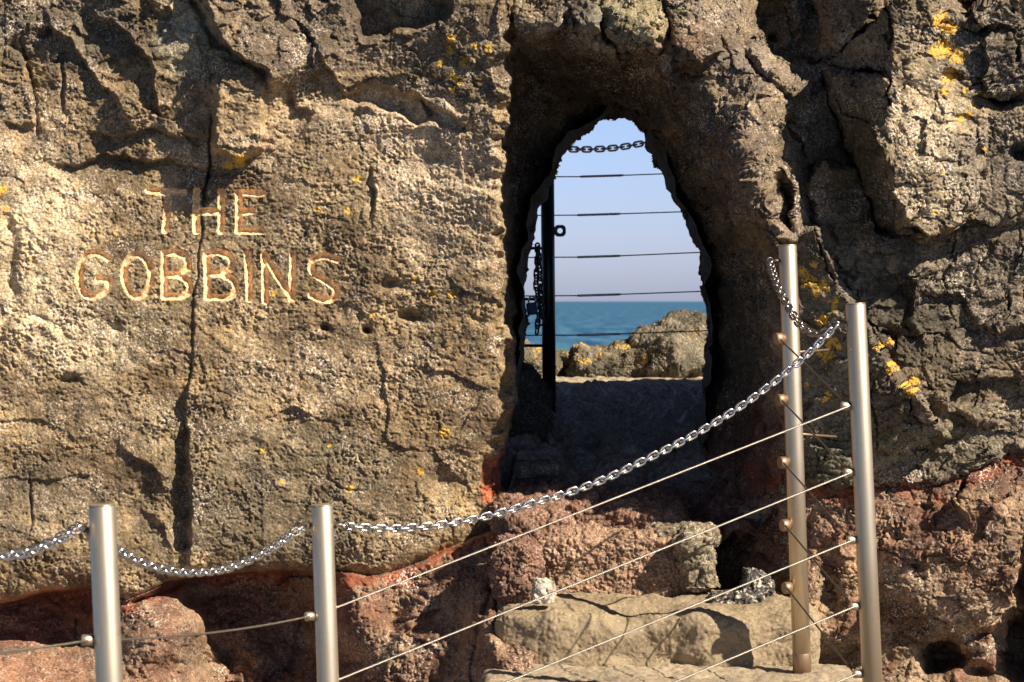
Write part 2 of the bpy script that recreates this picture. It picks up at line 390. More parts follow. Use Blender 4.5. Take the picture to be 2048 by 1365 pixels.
ledge([(0,245),(40,258),(72,245)], -.04, 30, side=1)
crack([(40,60),(60,150),(72,240),(74,280)], 4, .03)
crack([(0,420),(25,470),(18,540),(30,620)], 12, .022)
crack([(122,95),(126,180),(130,240)], 3.5, .02)
crack([(155,270),(160,320)], 3, .02)
crack([(60,940),(62,1010),(58,1080)], 2.5, .015)
crack([(640,945),(680,975),(740,985)], 3, .012)
ledge([(610,60),(660,150),(700,200),(760,235)], .03, 70, side=-1)
ledge([(575,170),(590,215),(630,230)], -.05, 30, side=1)
ledge([(560,-20),(600,60),(640,110)], -.03, 60, side=-1)
ledge([(220,880),(300,930),(330,990)], .03, 60, side=-1)
ledge([(280,1010),(330,1060),(345,1110)], .025, 40, side=-1)
for a in ((735,660,7,6,.06),(650,656,6,5,.05),(822,636,24,12,.05),(782,566,26,10,.03),(136,760,20,14,.03),(230,655,10,10,.02),(880,960,30,20,.03),(420,350,14,12,.03)): pit(*a)
for k in range(60):
    cx, cy = rng.uniform(-100,1000), rng.uniform(0,1150); w = rng.uniform(8,34)
    if 140 < cx < 700 and 360 < cy < 620: continue
    pit(cx, cy, w, w*rng.uniform(.4,1.), rng.uniform(-.012,.016), 2, 1.2)
# long vertical undulations
# --- lower left red rocks
crack([(250,1215),(300,1195),(390,1160)], 4, .05); crack([(640,1150),(650,1250),(640,1380)], 10, .10)
ledge([(395,1160),(400,1220),(420,1290),(470,1365)], -.08, 60, side=1 if False else -1)
crack([(1000,1110),(1005,1180),(1012,1260)], 5, .05); crack([(760,1255),(840,1240),(910,1200)], 6, .04)
crack([(960,1060),(990,1110),(985,1180),(955,1260),(945,1365)], 5, .03)
pit(1010,1250,22,50,.12); pit(1050,1110,18,26,.06); pit(700,1320,30,16,.06); pit(790,1230,26,18,.05); pit(110,1345,50,10,.03)
pit(330,1345,28,20,.08); pit(380,1200,14,22,.05); pit(215,1310,26,20,.08)
for k in range(46):
    cx, cy = rng.uniform(0,1000), rng.uniform(1190,1400); w = rng.uniform(8,30)
    pit(cx, cy, w, w*rng.uniform(.5,1.), rng.uniform(-.03,.035), 2, 1.2)
# --- above the arch
for a in ([(1030,0),(1110,10),(1120,60),(1060,80),(1030,50)], [(1130,0),(1200,20),(1190,70),(1140,60)], [(1215,10),(1290,30),(1330,90),(1280,110),(1225,70)],
          [(1340,50),(1420,60),(1450,110),(1380,130),(1340,100)], [(1200,60),(1260,110),(1240,150),(1190,120)], [(1290,90),(1350,110),(1345,170),(1300,150)]):
    block(a, .07, gx=rng.normal()*.0006, gy=.0005, edge=7, warp=1.3)
crack([(1130,-20),(1142,40),(1170,80)], 6, .08, 1.2); crack([(1205,-20),(1215,60),(1250,130)], 6, .07, 1.2); crack([(1330,-10),(1335,70),(1370,120)], 6, .07, 1.2)
pit(1200,190,60,16,-.04); pit(1310,215,36,30,-.05,2,1.); pit(1110,210,30,14,-.04)
ledge([(1020,215),(1060,165),(1120,150),(1200,150),(1290,165),(1350,215)], -.05, 40, side=1)
ledge([(1400,230),(1450,240),(1485,215),(1500,200)], .10, 60, side=1)
ledge([(1505,-20),(1510,60),(1545,115),(1620,130),(1650,138)], -.24, 70, soft=6, side=-1)
pit(1548,72,8,7,.07); pit(1506,88,8,8,.07); pit(1590,20,20,50,-.05)
crack([(1576,-10),(1580,60),(1590,110)], 4, .05)
block([(1632,-10),(1640,50),(1660,90),(1690,100),(1720,60),(1760,10),(1760,-20)], .13, gx=.0003, gy=-.0004, edge=9)
# shoulder
ledge([(1442,240),(1440,330),(1452,400),(1480,470)], .08, 60, soft=8, side=-1)
crack([(1475,90),(1530,150),(1570,190),(1590,215)], 6, .06); ledge([(1480,80),(1530,140),(1580,185),(1600,215)], .05, 50, side=-1)
crack([(1495,215),(1520,190),(1560,200)], 5, .04)
block([(1545,380),(1562,345),(1582,380),(1592,455),(1540,452)], -.15, edge=6)
pass
crack([(1580,240),(1600,300),(1618,325)], 5, .04); ledge([(1580,232),(1602,292),(1620,322)], .04, 40, side=-1)
ledge([(1560,325),(1640,322),(1700,335)], .06, 60, side=-1 if False else 1)
crack([(1650,140),(1662,220),(1690,300),(1735,400),(1760,450)], 5, .07)
crack([(1610,345),(1620,400),(1632,460),(1660,540),(1700,620)], 4, .05)
# big lit block on the right
pass
pass
pass
pass
crack([(1830,45),(1900,45),(1960,60),(2060,58)], 5, .05, 1.2); crack([(1860,150),(1940,165),(2060,150)], 5, .04, 1.2); crack([(2020,-10),(2025,50),(2030,110)], 7, .05, 1.2)
pit(2000,204,46,14,.14,3); pit(2050,305,42,13,.12,3); pit(2032,98,8,18,.08,3); pit(1950,5,30,14,.08,3); pit(1905,150,16,8,.06); pit(1970,62,40,10,.06)
pit(1735,20,20,30,-.03)
# middle right
pass
pass
crack([(1700,590),(1760,690),(1830,785)], 5, .04)
ledge([(1686,545),(1700,580),(1706,620)], .05, 14, side=-1)
crack([(1655,500),(1700,560),(1720,640),(1790,680),(1800,760),(1860,900)], 5, .05, 1.3)
ledge([(1840,590),(1880,580),(1930,600),(1960,650),(2000,670),(2060,650)], -.04, 50, side=1)
ledge([(1790,570),(1830,560),(1830,640),(1850,700)], .035, 50, side=-1)
crack([(1900,420),(1905,520),(1880,600)], 4, .03, 1.4); crack([(2048,430),(2030,560),(2000,660),(1990,740)], 4, .04, 1.4); crack([(1720,675),(1850,672),(2048,720)], 3.5, .03, 1.4)
crack([(1740,700),(1742,800),(1760,900),(1880,900)], 4, .03, 1.); crack([(1870,760),(1930,740),(2048,745)], 3.5, .025, 1.2)
crack([(1590,880),(1640,870),(1700,880)], 4, .03)
ledge([(1870,840),(1930,820),(2000,860)], .05, 60, side=-1)
# seam on the right and bulge beneath it
REDR = [(1400,905),(1560,950),(1600,972),(1700,976),(1760,970),(1850,969),(1900,962),(1935,945),(1985,926),(2048,905),(2200,860),(3600,700)]
ledge([(1590,968),(1700,972),(1850,965),(1900,958),(1935,940),(1985,920),(2060,900)], -.035, 30, side=1)
ledge([(1930,960),(1910,1000),(1940,1060)], .05, 60, side=-1)
crack([(1930,950),(1915,985),(1925,1020)], 6, .06)
pit(1885,1312,46,34,.30,4,.9); pit(2050,1290,50,70,.30,4,.9); pit(2060,1170,24,80,.20,3,.9); pit(1965,1270,24,10,.08); pit(1960,1345,30,16,.12)
pit(1745,1180,30,60,.05); pit(1660,1180,24,60,.08); pit(1650,1320,60,26,.12); pit(1990,1000,60,40,-.04); pit(1830,1200,60,40,-.05)
for k in range(120):
    cx, cy = rng.uniform(1560,2080), rng.uniform(0,1400); w = rng.uniform(8,30)
    pit(cx, cy, w, w*rng.uniform(.4,1.), rng.uniform(-.018,.024), 2, 1.3)

# --- fractured facets and grain
for k in range(34):
    vv_ = rng.uniform(0, 1000); uu_ = np.interp(vv_, [p[1] for p in EDGE], [p[0] for p in EDGE]); w = rng.uniform(7,24)
    pit(uu_+rng.uniform(-16,4), vv_, w, w*rng.uniform(.5,1.6), rng.uniform(.01,.05), 3, 1.2)
rgt = sstep(0, 40, sdE)
f1, f2, pl, rid = worley2(UW/85, VW/62, 50, True)
H += rgt*(pl*.008+(rid-.5)*.008)-rgt*.004*np.exp(-((f2-f1)/.05)**2)
f1, f2, pl, rid = worley2(UW/38, VW/30, 60, True)
cr = sstep(.0, 1., (fbm2(U/170, V/170, 2, 77)+.4))
H += (rgt*.45+.2)*(pl*.009)
topm = np.exp(-(V/170)**2)*(1-rgt); H += topm*pl*.012
f1, f2, plL, ridL = worley2(UW/190, VW/125, 57, True)
flat = np.exp(-(((U-430)/330)**4+((V-490)/160)**4))
grain0 = sstep(-.5, .5, fbm2(U/130, V/110, 3, 119))
H += (1-rgt)*(1-.85*flat)*(.38+.62*sstep(420,240,V)+.4*(sdR > 0))*(plL*.016+(ridL-.5)*.012)
H += fbm2(U/190, V/150, 3, 90)*.020*(1-.3*rgt)*(1-.8*flat)
H += bill2(UW/46, VW/40, 3, 95)*(.0032+.0012*rgt)*(.4+grain0)
# pitted granular surface
grain = sstep(-.5, .5, fbm2(U/150, V/150, 3, 120))           # smoother and rougher areas
smooth_zone = np.zeros_like(U)
def softzone(cx, cy, rx, ry, a=1.):
    global smooth_zone
    smooth_zone = np.maximum(smooth_zone, a*np.exp(-(((UW-cx)/rx)**2+((VW-cy)/ry)**2)**1.5))
softzone(1690,720,90,220,.8); softzone(1880,640,150,120,.6); softzone(1650,200,110,120,.7); softzone(60,1350,100,30,.4); softzone(940,840,60,100,.5); softzone(1480,150,60,90,.5)
patch = sstep(-.35, .35, fbm2(U/75, V/60, 3, 123))
G = 1.1*(.45+.6*grain)*(.45+.85*patch)*(1-.8*smooth_zone)
f1, f2, _, rid = worley2(UW/15, VW/13, 130)
H += G*(.0014*(.55-f1)*(.4+rid))
f1, f2, _, rid = worley2(US/6.6+fbm2(U/9,V/9,2,133)*.5, VS/6.2, 131)
H += G*(.0036*(.55-f1)*(.3+rid))
H += G*(fbm2(US/17, VS/14, 4, 140, .72)*.0034)
H += perlin2(U/5.2, V/4.8, 151)*.0019*(.5+G)
pits = sstep(.30, .55, perlin2(US/11, VS/9, 160))
H -= G*pits*.005
lowm = sstep(2, 20, sdR)*(1-rgt)
H += lowm*(bill2(UW/42, VW/34, 4, 180)*.010+fbm2(US/11, VS/10, 3, 185, .7)*.0035)

# --- carved lettering
def cat(pts, n=6):
    p = [np.array(q, float) for q in pts]; p = [2*p[0]-p[1]]+p+[2*p[-1]-p[-2]]; out = []
    for i in range(1, len(p)-2):
        for k in range(n):
            t = k/n; a, b, c, d = p[i-1:i+3]
            out.append(tuple(.5*(2*b+(c-a)*t+(2*a-5*b+4*c-d)*t*t+(3*b-a-3*c+d)*t**3)))
    return out+[tuple(p[-2])]
ell = [(275+27*math.cos(t), 551+42*math.sin(t)) for t in np.linspace(0, 2*math.pi, 25)]
LET = [('T', [[(297,380),(368,387)], [(338,388),(331,461)]]),
 ('H', [[(394,384),(392,463)], [(443,384),(441,463)], [(395,424),(441,424)]]),
 ('E', [[(478,386),(478,462)], [(476,386),(522,387)], [(480,424),(503,423)], [(476,461),(524,463)]]),
 ('G', [cat([(216,517),(196,506),(174,510),(162,527),(158,553),(164,580),(179,593),(201,589),(215,577),(219,562)]), [(219,561),(197,560)]]),
 ('O', [ell]),
 ('B', [[(329,508),(328,593)], cat([(329,508),(352,506),(373,515),(376,532),(361,548),(331,551)]), cat([(355,549),(374,561),(379,578),(366,592),(328,593)])]),
 ('B', [[(414,510),(415,593)], cat([(414,509),(437,505),(460,515),(463,532),(446,546),(416,548)]), cat([(440,547),(464,559),(471,578),(456,594),(415,595)])]),
 ('I', [[(496,509),(499,599)]]),
 ('N', [[(529,511),(531,602)], [(531,515),(586,598)], [(586,509),(584,599)]]),
 ('S', [cat([(674,519),(650,512),(628,520),(623,538),(637,555),(659,567),(673,582),(664,598),(645,599),(623,590)])])]
letter_id = np.full(U.shape, -1); gmask = np.zeros(U.shape)
lw = 6.6
for li_, (ch, strokes) in enumerate(LET):
    allp = [p for s_ in strokes for p in s_]; sl = box_sl(allp, 16)
    x = U[sl]+wu[sl]*.14; y = V[sl]+wv[sl]*.14
    d = np.full(x.shape, 1e9)
    for s_ in strokes: d = np.minimum(d, poly_dist(x, y, s_)[0])
    g = np.clip((lw+.8-d)/lw, 0, 1)**.8; gmask[sl] = np.maximum(gmask[sl], g)
    letter_id[sl] = np.where(d < lw+.2, li_, letter_id[sl])
Hs = H.copy()
for _ in range(6):        # local mean so that the bottom of the cut is even
    Hs[1:-1,1:-1] = (Hs[1:-1,1:-1]*2+Hs[:-2,1:-1]+Hs[2:,1:-1]+Hs[1:-1,:-2]+Hs[1:-1,2:])/6
gm2 = sstep(0,.35,gmask)
H = H*(1-gm2)+(Hs-.003)*gm2-gmask*(.0125+perlin2(U/9, V/9, 171)*.003)+perlin2(U/5, V/5, 172)*.0012*gm2

# --- colours of the rock (albedo, with some arch and block shade painted in)
def n01(sx, sy, seed, oc=4): return fbm2(UW/sx, VW/sy, oc, seed)
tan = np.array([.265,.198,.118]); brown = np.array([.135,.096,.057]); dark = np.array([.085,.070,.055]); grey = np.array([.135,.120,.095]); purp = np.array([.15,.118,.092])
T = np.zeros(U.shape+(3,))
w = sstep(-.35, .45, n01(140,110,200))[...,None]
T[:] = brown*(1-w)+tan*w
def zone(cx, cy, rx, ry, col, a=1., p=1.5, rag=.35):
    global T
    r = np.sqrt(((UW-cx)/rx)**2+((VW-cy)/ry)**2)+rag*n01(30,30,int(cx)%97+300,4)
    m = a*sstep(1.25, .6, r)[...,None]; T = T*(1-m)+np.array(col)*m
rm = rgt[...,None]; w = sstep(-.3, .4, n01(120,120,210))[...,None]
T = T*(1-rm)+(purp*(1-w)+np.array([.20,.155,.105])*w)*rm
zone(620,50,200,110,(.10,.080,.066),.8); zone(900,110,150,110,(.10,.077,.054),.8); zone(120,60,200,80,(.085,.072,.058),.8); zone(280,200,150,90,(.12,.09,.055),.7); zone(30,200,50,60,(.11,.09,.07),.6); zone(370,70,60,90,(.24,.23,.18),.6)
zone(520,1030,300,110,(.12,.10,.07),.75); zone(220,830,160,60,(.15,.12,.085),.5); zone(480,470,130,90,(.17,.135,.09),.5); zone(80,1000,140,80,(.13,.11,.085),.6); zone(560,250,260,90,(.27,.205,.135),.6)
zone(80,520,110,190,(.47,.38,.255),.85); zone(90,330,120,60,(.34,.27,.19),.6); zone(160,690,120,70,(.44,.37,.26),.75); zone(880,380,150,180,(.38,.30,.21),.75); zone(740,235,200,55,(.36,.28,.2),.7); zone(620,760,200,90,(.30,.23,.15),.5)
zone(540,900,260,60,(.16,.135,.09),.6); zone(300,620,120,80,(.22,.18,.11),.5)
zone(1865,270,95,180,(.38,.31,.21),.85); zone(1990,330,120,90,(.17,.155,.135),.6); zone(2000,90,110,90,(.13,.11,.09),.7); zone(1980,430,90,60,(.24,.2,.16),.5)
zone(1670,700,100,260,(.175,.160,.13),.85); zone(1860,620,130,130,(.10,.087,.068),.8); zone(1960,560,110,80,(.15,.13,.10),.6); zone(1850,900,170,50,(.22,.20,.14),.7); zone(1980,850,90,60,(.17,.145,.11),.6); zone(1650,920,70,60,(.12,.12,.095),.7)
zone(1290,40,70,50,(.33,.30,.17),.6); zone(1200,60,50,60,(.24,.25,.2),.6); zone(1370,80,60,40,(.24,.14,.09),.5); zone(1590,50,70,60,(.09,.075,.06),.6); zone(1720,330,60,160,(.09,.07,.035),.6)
zone(1460,330,70,140,(.22,.165,.12),.6); zone(1490,130,60,50,(.26,.22,.2),.6); zone(1480,700,60,240,(.07,.06,.045),.8); zone(1790,640,90,90,(.06,.055,.045),.7); zone(1180,165,190,75,(.075,.052,.032),.9); zone(1390,330,65,190,(.10,.072,.045),.85); zone(1340,200,60,60,(.09,.065,.04),.8); zone(1460,560,60,110,(.085,.065,.045),.8)  # dark arch funnel zones and strip below the block: shade painted into the tint
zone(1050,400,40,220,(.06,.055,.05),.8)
# red beds
rr = np.where(left, rl, np.interp(US, [p[0] for p in REDR], [p[1] for p in REDR]))
dr = VS-rr+n01(26,20,230,3)*6
redb = np.array([.150,.080,.055]); redt = np.array([.235,.155,.105])
w = sstep(-.3, .4, n01(90,70,240))[...,None]
m = sstep(-2, 3, dr)[...,None]
low_c = redb*(1-w)+redt*w
T = T*(1-m)+low_c*m
g = (sstep(120, 260, VS-rr)*(U > 1560)*.75)[...,None]*sstep(-.4, .3, n01(100,80,250))[...,None]
T = T*(1-g)+np.array([.25,.19,.13])*g
band = (sstep(-3, 2, dr)*sstep(34, 14, dr+n01(60,30,260,4)*26))[...,None]
T = T*(1-band)+np.array([.25,.078,.040])*band
def zonered(*a): zone(*a)
zone(985,965,24,45,(.42,.11,.05),.9); zone(90,1240,110,50,(.28,.11,.06),.7); zone(60,1345,120,40,(.30,.155,.10),.8); zone(560,1290,60,60,(.2,.17,.14),.5); zone(1500,900,90,90,(.16,.05,.025),.6)
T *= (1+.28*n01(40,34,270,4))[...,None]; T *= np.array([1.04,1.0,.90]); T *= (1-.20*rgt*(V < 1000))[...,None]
T = np.clip(T*(1+.30*n01(150,120,275,3))[...,None], .012, .8)
speck = .42+.5*n01(110,90,280)
def spz(cx, cy, rx, ry, a):
    global speck
    speck = speck+a*np.exp(-(((UW-cx)/rx)**2+((VW-cy)/ry)**2))
for a in ((90,480,100,200,.8),(160,680,120,70,.6),(880,380,120,150,.7),(760,230,100,50,.5),(640,720,160,60,.5),(1860,270,70,150,.9),(1930,570,90,60,.4),(1950,1240,90,70,.5),(1690,720,110,220,-.6),(500,1050,200,60,-.2),
          (280,1240,50,60,.5),(860,1170,120,30,.5),(100,1340,100,30,.5),(1870,660,90,90,-.4),(500,1240,90,80,-.1),(1060,1150,60,60,.3),(380,60,50,60,.4)): spz(*a)
speck = np.clip(speck, .05, 1.2)
lich = np.zeros(U.shape)
SP = [(905,78,8),(900,105,9),(928,122,8),(975,100,9),(945,98,6),(880,125,7),(912,150,10),(905,180,7),(925,165,5),(1880,40,14),(1900,60,12),(1893,98,16),(1915,115,12),(1870,105,12),(1898,155,12),(1890,183,9),(1930,180,6),(1940,232,7),(1920,237,7),(1950,215,5),
 (1627,530,7),(1605,546,10),(1620,566,14),(1645,570,10),(1630,582,8),(1655,603,4),(1665,617,10),(1642,638,13),(1672,600,7),(1660,682,11),(1674,692,7),(1655,716,14),(1638,712,8),(1760,695,9),(1782,685,8),(1783,742,7),(1780,727,5),(1821,782,9),(1829,760,9),(1810,765,5),(1615,768,5),(1655,790,6),(1650,803,6),(1617,797,4),
 (523,903,7),(700,975,8),(885,865,10),(905,592,7),(868,586,7),(715,360,7),(700,428,5),(640,425,6),(690,420,5),(5,380,9),(12,420,6),(480,322,12),(455,330,10),(865,522,4),(840,945,5),(560,960,5),(1969,300,5),(1870,425,5),(1890,350,4),(750,630,5),(550,590,6),(830,560,5),(660,890,5),(60,520,7),(230,470,5),(330,590,6)]
for cx, cy, r_ in SP:
    r_ = r_*1.08
    sl = box_sl([(cx-r_,cy-r_),(cx+r_,cy+r_)], r_*2.5)
    d = np.sqrt((UW[sl]-wu[sl]*.4-cx)**2+(VW[sl]-wv[sl]*.4-cy)**2)/r_
    lich[sl] = np.maximum(lich[sl], np.clip(.88-d*.36, 0, 1)*np.exp(-np.clip(d-1.1,0,9)*2))
lich = np.maximum(lich, .2*(perlin2(U/30, V/30, 291) > .45))

# --- mesh of the face
Y = DW-H
co = np.stack([(U-CX)/F*Y, Y, CZ-(V-HY)/F*Y], -1).reshape(-1,3)
gy_, gx_ = np.gradient(H, vs, us); steep = sstep(.0012, .005, np.hypot(gy_, gx_)*1.0)*rgt*(V < 1300)
ii = np.nonzero(steep.ravel() > .02)[0]; pp = co[ii]; aa = steep.ravel()[ii]
for k in range(3):
    co[ii, k] += aa*(fbm3(pp*10, 4, 900+10*k, .5)*.026+fbm3(pp*55, 3, 905+10*k, bil=True)*.0034+fbm3(pp*130, 1, 908+10*k)*.0014)
q = grid_quads(len(vs), len(us))
hx = U.ravel()[q].mean(1); hy = V.ravel()[q].mean(1)
wuf = wu.ravel()[q[:,0]]*.55; wvf = wv.ravel()[q[:,0]]*.55
_, _, _, inh = poly_dist(hx+wuf, hy+wvf, HOLE, True)
q = q[~inh]
lid = letter_id.ravel()[q].max(1)
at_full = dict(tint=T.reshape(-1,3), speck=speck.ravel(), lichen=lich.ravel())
def submesh(name, qq, attrs=True):
    ids, inv = np.unique(qq, return_inverse=True)
    return mesh_np(name, co[ids], inv.reshape(qq.shape), {k: a[ids] for k, a in at_full.items()} if attrs else None)
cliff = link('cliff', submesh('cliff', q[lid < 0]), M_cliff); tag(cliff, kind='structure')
for k, (ch, _) in enumerate(LET):
    o = link('carved_letter', submesh('carved_letter', q[lid == k], False), M_letter, cliff)
    o['label'] = 'letter %s carved into the rock face' % ch

# --- inside and back of the headland (so that it is solid)
def resample(poly, n):
    p = np.array(poly+[poly[0]], float); s = np.r_[0, np.cumsum(np.linalg.norm(np.diff(p, axis=0), axis=1))]
    t = np.linspace(0, s[-1], n, endpoint=False); return np.stack([np.interp(t, s, p[:,0]), np.interp(t, s, p[:,1])], 1)
loop = resample(HOLE, 260); cen = np.array([1225., 640.])
rings = []
prof = [(7.55,1.05),(7.75,1.03),(7.93,1.012),(8.02,1.012),(8.15,1.02),(8.3,1.03),(8.45,1.05),(8.6,1.10),(8.7,1.2)]
for Yk, sc in prof:
    P = cen+(loop-cen)*sc
    X = (P[:,0]-CX)/F*Yk; Z = CZ-(P[:,1]-HY)/F*Yk
    rings.append(np.stack([X, np.full(len(X), Yk), Z], 1))
last = rings[-1]; ang = np.arctan2(last[:,2]-1.6, last[:,0]-.38)
tx = np.cos(ang); tz = np.sin(ang)
sc = np.minimum(np.where(tx > 0, (4.6-.38)/np.maximum(tx,1e-6), (3.8+.38)/np.maximum(-tx,1e-6)), np.where(tz > 0, 1.72/np.maximum(tz,1e-6), 2.6/np.maximum(-tz,1e-6)))
far = np.stack([.38+tx*sc, np.full(len(tx), 8.8), 1.6+tz*sc], 1)
for k in (1/30,.1,.2,.35,.5,.7,.85,1.): rings.append(last*(1-k)+far*k)
P = np.concatenate(rings); n = len(loop)
P = P+np.stack([fbm3(P*9, 4, 400), fbm3(P*9, 4, 410), fbm3(P*9, 4, 420)], 1)*np.where(P[:,1] < 8.65, .026, .05)[:,None]
a = np.arange(len(P)).reshape(len(rings), n); b = np.roll(a, -1, axis=1)
qq = np.stack([a[:-1], b[:-1], b[1:], a[1:]], -1).reshape(-1,4)
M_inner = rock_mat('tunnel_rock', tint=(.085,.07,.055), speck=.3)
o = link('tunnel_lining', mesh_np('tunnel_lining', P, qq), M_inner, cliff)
# top of the headland
top = co.reshape(len(vs), len(us), 3)[0, ::3]
nt_ = 24; G_ = np.zeros((nt_, len(top), 3))
for k in range(nt_):
    t = k/(nt_-1); G_[k] = top; G_[k,:,1] = top[:,1]*(1-t)+8.85*t; G_[k,:,2] = top[:,2]*(1-t)+(CZ+1.70)*t
    if 0 < k: G_[k,:,2] += fbm2(G_[k,:,0]*2, G_[k,:,1]*2, 3, 44)*.03
o = link('cliff_top', mesh_np('cliff_top', G_.reshape(-1,3), grid_quads(nt_, len(top))), M_inner, cliff)

# ------------------------------------------------------------ ground, sea
def terrain(name, x0, x1, y0, y1, nx, ny, zf, mat, kind='structure', tintf=None):
    gx, gy = np.meshgrid(np.linspace(x0, x1, nx), np.linspace(y0, y1, ny))
    z = zf(gx, gy); P = np.stack([gx, gy, z], -1).reshape(-1,3)
    o = link(name, mesh_np(name, P, grid_quads(ny, nx), tintf(gx.ravel(), gy.ravel()) if tintf else None), mat); tag(o, kind=kind); return o
M_floor = rock_mat('tunnel_floor_rock', rough=.42)
M_grey = rock_mat('grey_rock', tint=(.10,.09,.075), speck=.4)
def floor_tint(x, y):
    a = sstep(7.7, 7.1, y+fbm2(x*4, y*4, 3, 555)*.15)[:,None]; b = sstep(9.7, 10.1, y)[:,None]
    t = np.array([.34,.32,.30])*(1-a)+np.array([.11,.052,.036])*a
    return dict(tint=t*(1-b)+np.array([.34,.28,.2])*b, speck=.25+.4*b[:,0], lichen=np.zeros(len(x)))
def floor_z(x, y):
    base = np.interp(y, [6.6,6.85,7.0,7.3,8.0,9.0,10.0,10.5,12.5,14.], [-.76,-.75,-.70,-.65,-.59,-.50,-.378,-.375,-.42,-.9])
    n = fbm2(x*2.2+5, y*1.6, 4, 500)*.05+bill2(x*4+y*2.4, y*7-x*1.5, 3, 510)*.05+bill2(x*22, y*26, 3, 520)*.005
    amp = np.interp(y, [9.6,10.,10.6], [1,.25,.3])
    side = .10*sstep(.55, .85, x)*(y < 9)+.05*sstep(.3,.05,x)*(y < 8.2)
    return CZ+base+n*amp+side-.5*sstep(.03,-.12,x)*(y < 7.7)-.5*sstep(.85,1.0,x)*(y < 7.7)
terrain('rock_floor', -.6, 2.4, 6.72, 10.8, 620, 820, floor_z, M_floor, tintf=floor_tint)
M_shore = rock_mat('shore_rock', tint=(.30,.24,.17), speck=.6)
def shore_z(x, y):
    return CZ-.43+fbm2(x*.7, y*.7, 4, 530)*.10+bill2(x*5, y*5, 3, 540)*.012-sstep(13., 19., y)*5.0-sstep(4.5, 9, np.abs(x))*5.0+np.interp(y, [8.9,10.6,10.9],[-.12,-.03,0.])
terrain('rock_shelf', -9, 9, 8.75, 20, 400, 300, shore_z, M_shore)
m, nt, nd, lk, bs = newmat('sea_water')
co_ = N(nt, 'ShaderNodeTexCoord').outputs['Object']
mp = N(nt, 'ShaderNodeMapping'); mp.inputs['Scale'].default_value = (1.,.10,1); lk.new(co_, mp.inputs[0])
w1 = noise(nt, mp.outputs[0], .3, 6, .6); w2 = noise(nt, mp.outputs[0], 1.1, 5, .65)
c = mix(nt, mrange(nt, w1, .38, .62, 0, 1), (.016,.070,.175), (.07,.175,.27))
c = mix(nt, mrange(nt, w2, .60, .78, 0, .5), c, (.12,.24,.30))
lk.new(c, bs.inputs['Base Color']); bs.inputs['Roughness'].default_value = .6; bs.inputs['IOR'].default_value = 1.33; bs.inputs['Specular IOR Level'].default_value = .06
b = N(nt, 'ShaderNodeBump', Distance=.25, Strength=.8); lk.new(w2, b.inputs['Height']); lk.new(b.outputs[0], bs.inputs['Normal'])
M_sea = m
me = bpy.data.meshes.new('sea')
me.from_pydata([(-25000,-8000,-3.2),(25000,-8000,-3.2),(25000,40000,-3.2),(-25000,40000,-3.2)], [], [(0,1,2,3)])
tag(link('sea', me, M_sea), kind='structure')

# ------------------------------------------------------------ stones, steps
def rough_block(name, c, half, r, mat, seg=60, amp=(.02,.006,.0025), sc=(5,22,70), seed=0, rotz=0, tilt=0, facet=0, org=None, parent=None, attrs=None, shape=None):
    half = np.array(half, float); r = min(r, half.min()*.999)
    ps = []; qs = []; off = 0
    L = 2*half; m_ = L.max()
    for ax in range(3):
        o1, o2 = (ax+1) % 3, (ax+2) % 3
        n1 = max(6, int(seg*L[o1]/m_)); n2 = max(6, int(seg*L[o2]/m_))
        for sg in (-1,1):
            a, b = np.meshgrid(np.linspace(-1,1,n1), np.linspace(-1,1,n2))
            p = np.zeros(a.shape+(3,)); p[...,ax] = sg; p[...,o1] = a; p[...,o2] = b
            qd = grid_quads(n2, n1)+off
            if sg < 0: qd = qd[:, ::-1]
            qs.append(qd); ps.append(p.reshape(-1,3)); off += n1*n2
    p = np.concatenate(ps)*half; core = np.clip(p, -(half-r), half-r); d = p-core
    nn = d/np.maximum(np.linalg.norm(d, axis=1), 1e-9)[:,None]
    p = core+nn*r
    w = p+np.array(c)+seed*3.17
    disp = fbm3(w*sc[0], 3, 600+seed)*amp[0]+fbm3(w*sc[1], 3, 620+seed, bil=True)*amp[1]+fbm3(w*sc[2], 2, 640+seed, bil=True)*amp[2]
    if facet:
        g = np.random.default_rng(seed+5)
        for k in range(9):
            dr_ = g.normal(size=3); dr_ /= np.linalg.norm(dr_); lim = facet*np.abs(half*dr_).sum()*g.uniform(.55,.85)
            ex = np.clip(p@dr_-lim, 0, None); p = p-ex[:,None]*dr_
    p = p+nn*disp[:,None]
    if shape is not None: p = shape(p)
    cz, sz = math.cos(rotz), math.sin(rotz); ct, st = math.cos(tilt), math.sin(tilt)
    Rz = np.array([[cz,-sz,0],[sz,cz,0],[0,0,1]]); Ry = np.array([[ct,0,st],[0,1,0],[-st,0,ct]])
    p = p@(Rz@Ry).T
    me = mesh_np(name, p, np.concatenate(qs)[:, ::-1])
    o = link(name, me, mat, parent); o.location = c
    return o
def px_block(name, u0, u1, v0, v1, Yf, depth, r, mat, **kw):
    """front face spans the pixel box at distance Yf, body goes back by depth"""
    a = at(u0, v0, Yf); b = at(u1, v1, Yf)
    c = ((a.x+b.x)/2, Yf+depth/2, (a.z+b.z)/2)
    return rough_block(name, c, (abs(b.x-a.x)/2, depth/2, abs(a.z-b.z)/2), r, mat, **kw)
